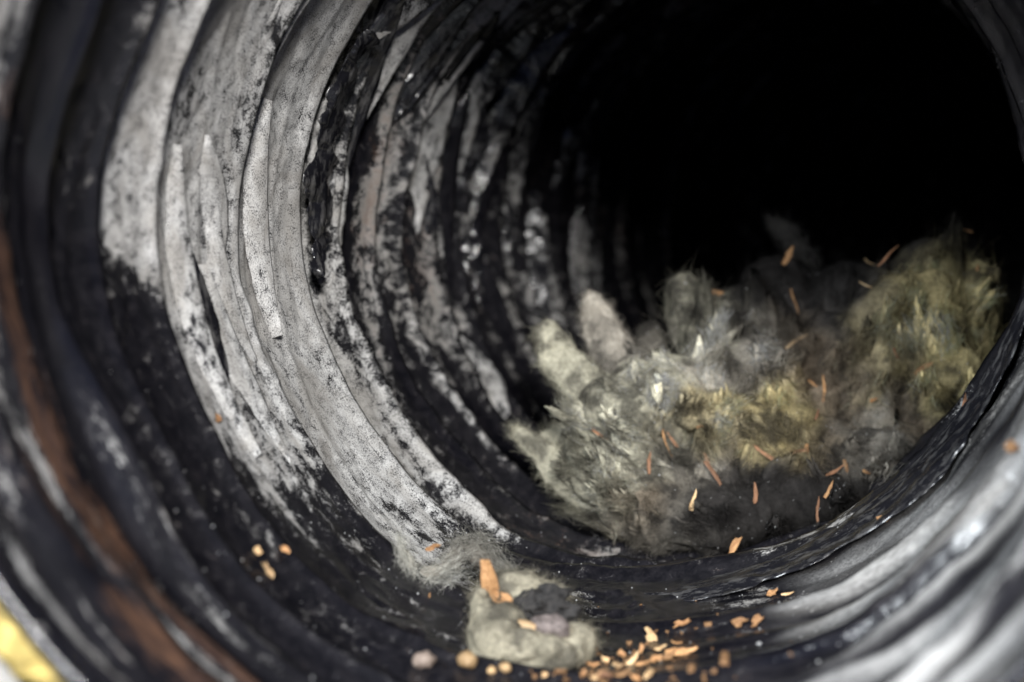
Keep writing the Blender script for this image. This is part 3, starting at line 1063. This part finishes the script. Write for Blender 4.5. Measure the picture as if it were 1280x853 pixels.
tag(mesh_np('loose_fibres', SV, SF, M_FIBRE, tuft, dict(tint=ST)), kind='stuff')
tuft_bvh = BVHTree.FromPolygons(TV.tolist(), TF.tolist())


def hit_tuft(px, py):
    d = Vector(ray(px, py)).normalized()
    h = tuft_bvh.ray_cast(Vector(CAM), d)
    if h[0] is None: return hit_any(px, py)
    return h[0], (h[1] if h[1].dot(d) < 0 else -h[1])


def pebble_mesh(name, loc, size, mat, seed, parent=None, squash=(1, 0.8, 0.7), rough=0.22):
    V = ICO_V * np.array(squash)
    V = V * (1 + rough * fbm(ICO_V * (1.4 if rough < 0.5 else 2.2) + seed, 4, 0.6)[:, None])
    a = seed * 1.7
    Rz = np.array([[math.cos(a), -math.sin(a), 0], [math.sin(a), math.cos(a), 0], [0, 0, 1]])
    V = V @ Rz.T * size
    if parent is not None:
        return mesh_np(name, V + np.array(loc), ICO_F, mat, parent)
    o = mesh_np(name, V, ICO_F, mat)
    o.location = loc
    return o


# crumb caught in the tuft's hollow
hp, hn = hit_tuft(688, 783)
tag(pebble_mesh('crumb', np.array(hp) - _f * 0.001, 0.0056, M_PINK, 3.3, tuft, (1.25, 0.8, 0.62), 0.35), 'pinkish grey crumb in the dark hollow')
for (qx, qy, sz) in ((664, 770, 0.0058), (697, 768, 0.0054), (660, 757, 0.0046), (683, 756, 0.0052)):  # black lumps painted in for the hollow's shade
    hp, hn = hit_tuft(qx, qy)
    cl = pebble_mesh('hollow_shade', np.array(hp), sz, M_HOLLOW, qx * 0.1, tuft, (1.3, 0.8, 0.8), 0.9)

# ---- grey fluff behind the tuft
fp, fn = hit_wall(560, 735)
fd = float((np.array(fp) - CAM) @ _f)
fluff = empty('dust_fluff', tuple(fp), 'wispy grey fluff on the duct floor behind the small pale tuft', 'fluff')
fcol = (0.50, 0.49, 0.44)
tag(wisp('left_wisp', fluff, [at(498, 668, fd), at(508, 700, fd), at(522, 727, fd), at(550, 718, fd), at(576, 704, fd)], 800,
         (.0006, .0014, .0020, .0026, .0024), fcol, 81, (0.003, 0.009), (0.00005, 0.00010)), kind='stuff')
tag(wisp('right_wisp', fluff, [at(562, 690, fd + .01), at(585, 676, fd + .01), at(608, 682, fd + .01), at(622, 705, fd + .01), at(640, 722, fd + .01)], 900,
         (.0014, .0020, .0022, .0020, .0014), (0.26, 0.25, 0.22), 82, (0.003, 0.009), (0.00005, 0.00010)), kind='stuff')
ll = [lobe(536, 717, fd + .004, 26, 9, 14, .003), lobe(566, 704, fd + .006, 20, 10, 24, .003), lobe(598, 696, fd + .012, 24, 15, -20, .004), lobe(511, 708, fd + .003, 6, 22, 16, .0016)]
TV, TF = lobes_mesh(ll, 0.0008)
TV = roughen(TV, TF, 0.0022, 0.0014, 0.0005, 12.0, _r)
tt = tint_field(TV, [(ll[0][0], GRY, .006), (ll[1][0], GRY * 0.8, .006), (ll[2][0], GRY * 0.7, .006)], 0.5, 9.0)
fb = mesh_np('fluff_body', TV, TF, M_WOOL, fluff, dict(tint=tt))
SV, SF, ST = strands(TV, TF, tt, 2600, (0.002, 0.007), (0.00005, 0.00010), (0.1, 0.9), 93)
tag(mesh_np('loose_fibres', SV, SF, M_FIBRE, fluff, dict(tint=ST)), kind='stuff')


# ------------------------------------------------------------------ wood shavings and grit
def shaving_mesh(name, length, width, thick, curl, twist, mat, seed, jag=0.25):
    """a torn piece of wood centred on its own origin, long axis +Y: a pointed splinter or a ragged, bent flake"""
    r = random.Random(seed)
    ph = r.uniform(0, 6)
    V, F = [], []
    if width / length < 0.36:
        n, m = 8, 4
        tip0, tip1 = r.uniform(0.5, 0.9), r.uniform(0.05, 0.35)
        for k in range(n):
            t = k / (n - 1)
            w = width * (tip0 + (1 - tip0) * min(1, t * 5)) * (1 - (1 - tip1) * max(0, (t - 0.45) / 0.55) ** 1.5) * (1 + jag * r.uniform(-1, 1))
            th = thick * (0.55 + 0.45 * w / width) * 0.8
            y = (t - 0.5) * length
            z = curl * length * ((t - .5) ** 2 * 4 - 0.33) * 0.25
            x = 0.03 * length * math.sin(5 * t + ph)
            a = twist * (t - 0.5)
            ca, sa = math.cos(a), math.sin(a)
            for dx, dz in ((-w / 2, -th * .3), (w * .4, -th / 2), (w / 2, th * .35), (-w * .25, th / 2)):
                V.append((x + dx * ca - dz * sa, y + r.uniform(-.025, .025) * length, z + dx * sa + dz * ca))
        for k in range(n - 1):
            for j in range(m):
                F.append((k * m + j, k * m + (j + 1) % m, (k + 1) * m + (j + 1) % m, (k + 1) * m + j))
        F += [tuple(range(m - 1, -1, -1)), tuple(range((n - 1) * m, n * m))]
    else:
        n = 11
        rad = [r.uniform(0.55, 1.15) for _ in range(n)]
        rad[r.randrange(n)] = 0.35
        for side in (0, 1):
            for k in range(n):
                a = 2 * math.pi * (k + r.uniform(-.2, .2) * (1 - side)) / n
                # squarish outline: wood breaks along its grain
                cx, cy = math.cos(a), math.sin(a)
                q = (abs(cx) ** 3 + abs(cy) ** 3) ** (-1 / 3)
                x, y = cx * q * rad[k] * width / 2, cy * q * rad[k] * length / 2
                z = curl * length * (y / length) ** 2 * 1.2 + twist * x * y / length * 0.8 + 0.06 * length * math.sin(9 * y / length + ph)
                V.append((x, y, z + (thick if side else 0) * r.uniform(.5, .9)))
        V.append((0, 0, thick * r.uniform(.2, .6)))
        V.append((0, 0, 0))
        for k in range(n):
            k2 = (k + 1) % n
            F += [(k, k2, n + k2, n + k), (n + k, n + k2, 2 * n), (k2, k, 2 * n + 1)]
    me = bpy.data.meshes.new(name)
    me.from_pydata(V, [], F)
    me.update()
    me.materials.append(mat)
    return me


def place(name, me, loc, nor, angle, label, category, group=None, tilt=0.0, lift=0.0004):
    """lay a piece on a surface: its flat side along the surface, its length turned to 'angle' as seen from the mouth"""
    o = bpy.data.objects.new(name, me)
    COL.objects.link(o)
    n = Vector(nor).normalized()
    a = math.radians(angle)
    d = Vector(_r) * math.cos(a) + Vector(_u) * math.sin(a)
    d = d - n * d.dot(n)
    if d.length < 1e-4: d = n.orthogonal()
    d.normalize()
    d = (d + n * math.tan(math.radians(tilt))).normalized()
    x = d.cross(n).normalized()
    z = x.cross(d)
    o.matrix_world = Matrix.Translation(Vector(loc) + n * lift) @ Matrix((x, d, z)).transposed().to_4x4()
    return tag(o, label, category, group)


PX = lambda px, dep: px * dep / FPX

# on the wad: px, py, length px, width px, angle, curl, material, label
on_wad = [
    (986, 320, 24, 13, 60, 0.5, M_WOOD, 'orange torn flake of wood on the wad below the thin standing wisp'),
    (893, 368, 46, 11, -14, 0.1, M_PALE, 'flat pinkish wood chip lying level on the wad\'s top left edge'),
    (1109, 320, 34, 5, 42, 0.1, M_DULL, 'thin reddish wood sliver sticking up from the wad\'s top edge'),
    (1084, 331, 15, 4, -20, 0.3, M_PALE, 'tiny pale wood crumb beside the sliver on the wad\'s top edge'),
    (1086, 359, 24, 3.5, -28, 0.1, M_PALE, 'hair-thin pale sliver on the dark top of the wad'),
    (1209, 290, 12, 5, -35, 0.1, M_DULL, 'small reddish speck of wood at the wad\'s highest peak'),
    (1221, 336, 10, 5, 80, 0.2, M_WOOD, 'tiny orange crumb on the yellow wool near the wad\'s right peak'),
    (991, 430, 38, 6, 32, 0.2, M_PALE, 'pale curved wood sliver on the dark middle of the wad'),
    (992, 378, 30, 5, -75, 0.1, M_DULL, 'dull brown splinter sunk in the dark wool above the curved sliver'),
    (1018, 484, 22, 6, -48, 0.2, M_WOOD, 'orange splinter leaning on a grey twig in the middle of the wad'),
    (1028, 487, 32, 5, 86, 0.1, M_PALE, 'upright greyish twig crossing an orange splinter on the wad'),
    (1019, 519, 16, 5, 62, 0.1, M_WOOD, 'short orange splinter just below the crossed twigs on the wad'),
    (1155, 461, 26, 11, 35, 0.1, M_WOOD, 'broad orange chip on the yellow wool at the wad\'s right'),
    (1117, 444, 14, 6, -70, 0.3, M_DULL, 'small brown chip left of the broad orange chip on the yellow wool'),
    (1090, 500, 12, 8, 20, 0.3, M_WOOD, 'small round orange crumb below the yellow wool of the wad'),
    (1204, 506, 32, 7, 78, 0.9, M_WOOD, 'orange curled shaving in the dark gap beside the right fold'),
    (830, 550, 46, 6, -82, 0.05, M_WOOD, 'straight upright orange matchstick splinter at the wad\'s left front'),
    (842, 553, 32, 6, -62, 0.1, M_DULL, 'brown splinter leaning against the upright orange matchstick splinter'),
    (876, 532, 11, 7, 10, 0.2, M_WOOD, 'small orange crumb right of the upright matchstick splinter'),
    (741, 538, 24, 8, 75, 0.6, M_DULL, 'upper of two curled brown shavings between the wad\'s left fingers'),
    (748, 545, 20, 6, -30, 0.6, M_DULL, 'lower of two curled brown shavings between the wad\'s left fingers'),
    (1008, 565, 22, 8, -80, 0.2, M_WOOD, 'orange splinter in the dark crease low on the wad'),
    (996, 565, 26, 8, 10, 0.3, M_DULL, 'brown chip lying level across the dark crease low on the wad'),
    (957, 568, 38, 8, -40, 0.1, M_DULL, 'long dull brown splinter slanting down under the yellow wool'),
    (1034, 612, 22, 6, 62, 0.1, M_WOOD, 'orange splinter pointing down at the dark hollow near the fold'),
    (1040, 590, 28, 6, 28, 0.2, M_DULL, 'brown twig above the splinter that points down near the fold'),
    (1057, 586, 20, 8, -75, 0.2, M_WOOD, 'bright orange chip at the lower right of the wad'),
    (1083, 588, 10, 6, -35, 0.2, M_WOOD, 'tiny orange crumb on grey wool nearest the glossy fold'),
    (943, 618, 28, 9, 84, 0.2, M_PALE, 'pale upright chip on the black lower front of the wad'),
    (867, 626, 26, 9, 80, 0.2, M_PALE, 'pale brown upright chip on the lower front left of the wad'),
    (895, 603, 50, 8, -62, 0.1, M_DULL, 'long dim brown splinter on the black lower front of the wad'),
    (812, 582, 26, 8, 85, 0.5, M_DULL, 'dim brown bent shaving under the upright matchstick splinter'),
    (921, 677, 40, 12, 62, 0.1, M_DULL, 'broad reddish brown chip at the wad\'s foot'),
    (1022, 636, 30, 5, 88, 0.1, M_DULL, 'dark thin upright splinter in the hollow near the fold'),
    (884, 577, 20, 8, -70, 0.4, M_DULL, 'reddish brown scrap in the middle of the wad\'s dark lower front'),
]
for k, (px, py, L, w, a, curl, mat, lab) in enumerate(on_wad):
    p, n = hit_any(px, py)
    dep = float((np.array(p) - CAM) @ _f)
    n = (Vector(n) * 0.5 - Vector(_f)).normalized()
    w, L = w * 0.62, L * 1.1
    mat = random.choice((mat, mat, mat, M_DULL, M_WOOD))
    me = shaving_mesh('wood_shaving', PX(L, dep), PX(w, dep), PX(max(1.6, w * 0.3), dep), curl, random.uniform(-0.8, 0.8), mat, 100 + k)
    place('wood_shaving', me, p, n, a, lab, 'wood shaving', 'wood shavings caught in the wad', random.uniform(-25, 25), random.uniform(0.001, 0.0036))

# on the floor, the left wall and the fold
on_floor = [
    (541, 684, 24, 9, 20, 0.9, M_WOOD, 'curled orange shaving caught in the grey fluff'),
    (320, 690, 16, 9, -50, 0.2, M_PALE, 'small pale chip, uppermost of the pair on the black lower left wall'),
    (334, 716, 26, 10, -52, 0.1, M_PALE, 'larger pale chip below its pair on the black lower left wall'),
    (355, 687, 14, 9, -35, 0.2, M_WOOD, 'orange chip beside the lifted dusty film flap'),
    (270, 524, 14, 9, -60, 0.3, M_WOOD, 'orange crumb stuck on the grey dusty left wall'),
    (813, 798, 26, 14, -75, 0.1, M_PALE, 'pale square-ended chip standing at the back of the shavings pile'),
    (853, 781, 24, 9, 20, 0.2, M_WOOD, 'orange flake on the black floor above the shavings pile'),
    (852, 816, 40, 13, 8, 0.4, M_WOOD, 'long orange shaving at the right end of the pile'),
    (925, 780, 22, 11, 20, 0.4, M_WOOD, 'left of the two orange flakes beside the blurred near fold'),
    (946, 778, 20, 12, 40, 0.4, M_WOOD, 'right of the two orange flakes beside the blurred near fold'),
    (966, 744, 17, 9, 15, 0.3, M_WOOD, 'small bright orange flake on the black floor near the glossy fold'),
    (985, 744, 16, 4, 10, 0.1, M_PALE, 'thin pale sliver right of the small bright flake by the fold'),
    (1108, 649, 22, 11, 12, 0.3, M_WOOD, 'orange flake resting on top of the glossy fold'),
    (1268, 560, 22, 16, -50, 0.3, M_WOOD, 'blurred orange flake on the near right wall at the frame\'s edge'),
    (536, 747, 10, 4, 80, 0.1, M_WOOD, 'tiny orange upright crumb left of the small pale tuft'),
    (700, 843, 18, 10, 25, 0.4, M_WOOD, None), (716, 832, 20, 11, -25, 0.6, M_DULL, None), (728, 845, 18, 12, 60, 0.5, M_WOOD, None),
    (742, 836, 20, 10, 10, 0.4, M_WOOD, None), (755, 828, 18, 11, -20, 0.5, M_DULL, None), (752, 845, 22, 12, 35, 0.4, M_WOOD, None),
    (768, 838, 20, 10, -40, 0.4, M_PALE, None), (782, 845, 24, 12, 15, 0.5, M_WOOD, None), (790, 828, 26, 13, 55, 0.6, M_WOOD, None),
    (799, 816, 24, 12, 70, 0.6, M_WOOD, None), (806, 834, 24, 13, -15, 0.5, M_WOOD, None), (820, 828, 20, 12, 30, 0.4, M_WOOD, None),
    (828, 817, 20, 10, -30, 0.5, M_WOOD, None), (838, 826, 22, 11, 10, 0.4, M_DULL, None), (680, 846, 14, 9, 0, 0.4, M_WOOD, None),
    (846, 808, 22, 8, 20, 0.4, M_WOOD, None), (814, 846, 20, 11, 40, 0.4, M_WOOD, None), (776, 822, 18, 10, -60, 0.5, M_WOOD, None),
    (762, 849, 20, 12, -10, 0.4, M_WOOD, None), (740, 850, 18, 12, 20, 0.4, M_PALE, None), (796, 848, 20, 12, -35, 0.5, M_WOOD, None),
]
for k, (px, py, L, w, a, curl, mat, lab) in enumerate(on_floor):
    if px < 560 and 660 < py < 690 and px > 500:
        p = Vector(at(px, py, fd - 0.004)); n = -Vector(_f)
    else:
        p, n = hit_wall(px, py)
    dep = float((np.array(p) - CAM) @ _f)
    if lab is None:
        lab, grp = 'orange wood shaving in the pile on the floor right of the small pale tuft', 'orange shavings piled at the duct mouth'
        lift, tilt = 0.0016, random.uniform(-30, 30)
        L, w = L * random.uniform(.6, 1.05), w * random.uniform(.55, 1.0)
        mat = random.choice((M_WOOD, M_WOOD, mat, M_DULL, M_PALE))
        n = (Vector(n) - Vector(_f) * random.uniform(0.2, 1.0) + Vector((random.uniform(-.4, .4), 0, 0))).normalized()
    else:
        grp, lift, tilt = 'loose wood chips on the duct wall', 0.0009, random.uniform(-6, 6)
        n = (Vector(n) - Vector(_f) * 0.7).normalized()
    me = shaving_mesh('wood_shaving', PX(L, dep), PX(w, dep), PX(max(2.0, w * 0.28), dep), curl, random.uniform(-0.9, 0.9), mat, 300 + k)
    place('wood_shaving', me, p, n, a, lab, 'wood shaving', grp, tilt, lift)

# the bent chip standing on the tuft: one L-shaped flake
p, n = hit_tuft(622, 745)
dep = float((np.array(p) - CAM) @ _f) - 0.002
outline = [(606, 700, 6), (609, 712, 8), (611, 724, 9), (613, 736, 10), (618, 745, 10), (628, 749, 9), (638, 752, 8), (645, 751, 5)]
V, F = [], []
base = at(624, 752, dep)
for k, (qx, qy, hw) in enumerate(outline):
    c = at(qx, qy, dep - 0.0012 * math.sin(k * 1.1)) - base
    nx_, ny_ = (1, 0) if k < 4 else ((0.7, 0.7) if k == 4 else (0, 1))
    wv = (_r * nx_ + _u * ny_) * hw * dep / FPX * random.uniform(0.8, 1.15)
    for sx, sz in ((-1, 0.0005), (0.1, -0.0012), (1, 0.0005), (0.6, 0.0012), (-0.6, 0.0012)):
        V.append(tuple(c + wv * sx + _f * sz))
for k in range(len(outline) - 1):
    for j in range(5): F.append((k * 5 + j, k * 5 + (j + 1) % 5, k * 5 + 5 + (j + 1) % 5, k * 5 + 5 + j))
F += [(4, 3, 2, 1, 0), tuple(range(len(V) - 5, len(V)))]
me = bpy.data.meshes.new('wood_shaving')
me.from_pydata(V, [], F)
me.update()
me.materials.append(M_WOOD)
o = bpy.data.objects.new('wood_shaving', me)
COL.objects.link(o)
o.location = base
tag(o, 'bent orange wood flake standing on the small pale tuft', 'wood shaving', 'loose wood chips on the duct wall')
p, n = hit_tuft(668, 786)
me = shaving_mesh('wood_shaving', PX(44, dep), PX(10, dep), PX(4, dep), 0.2, 0.3, M_PALE, 777)
place('wood_shaving', me, p, (-Vector(_f) + Vector(n) * .4), -22, 'yellowish splinter in the hollow of the small pale tuft', 'wood shaving', 'loose wood chips on the duct wall', 0, 0.0016)

for k, (px, py, sz, mat, lab) in enumerate([
    (585, 829, 13, M_STONE, 'rounded tan pebble on the black floor below the small pale tuft'),
    (529, 831, 13, M_GREYSTONE, 'dull grey brown pebble, leftmost on the black floor'),
    (632, 837, 8, M_STONE, 'small tan grain between the tan pebble and the shavings pile'),
    (615, 840, 6, M_STONE, 'smallest tan grain right of the rounded tan pebble'),
]):
    p, n = hit_wall(px, py)
    dep = float((np.array(p) - CAM) @ _f)
    r_ = PX(sz, dep)
    o = pebble_mesh('pebble', tuple(Vector(p) + Vector(n) * r_ * 0.55), r_, mat, 1.3 + k, None, (1.1, 0.9, 0.8), 0.25)
    tag(o, lab, 'pebble', 'pebbles on the duct floor')

# crumbs of wood too small to pick apart, round the pile
CV, CF, c_ = [], [], 0
rc = random.Random(77)
BOX = np.array([(x, y, z) for x in (-1, 1) for y in (-1, 1) for z in (-1, 1)], float)
BXF = np.array([(0, 1, 3, 2), (4, 6, 7, 5), (0, 4, 5, 1), (2, 3, 7, 6), (0, 2, 6, 4), (1, 5, 7, 3)])
for k in range(130):
    px, py = rc.gauss(775, 62), rc.gauss(838, 14)
    if k > 100: px, py = rc.uniform(640, 1010), rc.gauss(800, 26)
    h = wall_bvh.ray_cast(Vector(CAM), Vector(ray(px, py)).normalized())
    if h[0] is None: continue
    sz = 0.0005 * math.exp(rc.gauss(0, 0.5))
    a = rc.uniform(0, 6)
    Q = BOX * np.array([rc.uniform(.4, 1.6), rc.uniform(.3, .8), rc.uniform(.2, .6)]) * sz * (1 + 0.3 * np.array([[rc.uniform(-1, 1)] for _ in range(8)]))
    ca, sa = math.cos(a), math.sin(a)
    Q = Q @ np.array([[ca, -sa, 0.2], [sa, ca, 0.1], [0, 0, 1]])
    CV.append(Q + np.array(h[0]) + np.array(h[1]) * sz * 0.3)
    CF.append(BXF + c_)
    c_ += 8
tag(mesh_np('wood_crumbs', np.concatenate(CV), np.concatenate(CF), M_WOOD, smooth=False), 'tiny orange wood crumbs sprinkled round the shavings pile', 'wood crumbs', None, 'stuff')

# ------------------------------------------------------------------ fine grit strewn over the film and wool
SPV, SPF, o_ = [], [], 0
OCT = np.array([(1, 0, 0), (-1, 0, 0), (0, 1, 0), (0, -1, 0), (0, 0, 1), (0, 0, -1)], float)
OCF = np.array([(0, 2, 4), (2, 1, 4), (1, 3, 4), (3, 0, 4), (2, 0, 5), (1, 2, 5), (3, 1, 5), (0, 3, 5)])
r2 = random.Random(5)
for k in range(900):
    th = math.radians(r2.gauss(255, 42))
    s = r2.uniform(0.02, 0.30)
    c = wall_point(np.array([s]), np.array([th]), np.array([0.06]))[0]
    d = wall_point(np.array([s]), np.array([th]), np.array([0.13]))[0] - c
    h = wall_bvh.ray_cast(Vector(c), Vector(d).normalized())
    if h[0] is None: continue
    sz = 0.00016 * math.exp(r2.gauss(0, 0.55))
    SPV.append(OCT * np.array([r2.uniform(.6, 1.5) for _ in range(3)]) * sz + np.array(h[0]))
    SPF.append(OCF + o_)
    o_ += 6
for k in range(500):
    px, py = r2.uniform(680, 1230), r2.uniform(330, 690)
    h = wad_bvh.ray_cast(Vector(CAM), Vector(ray(px, py)).normalized())
    if h[0] is None: continue
    sz = 0.00016 * math.exp(r2.gauss(0, 0.5))
    SPV.append(OCT * sz + np.array(h[0]) - _f * 0.0004)
    SPF.append(OCF + o_)
    o_ += 6
g = mesh_np('fine_grit', np.concatenate(SPV), np.concatenate(SPF), M_SPECK)
tag(g, 'tiny pale specks of grit strewn over the duct floor and wool', 'grit', None, 'stuff')
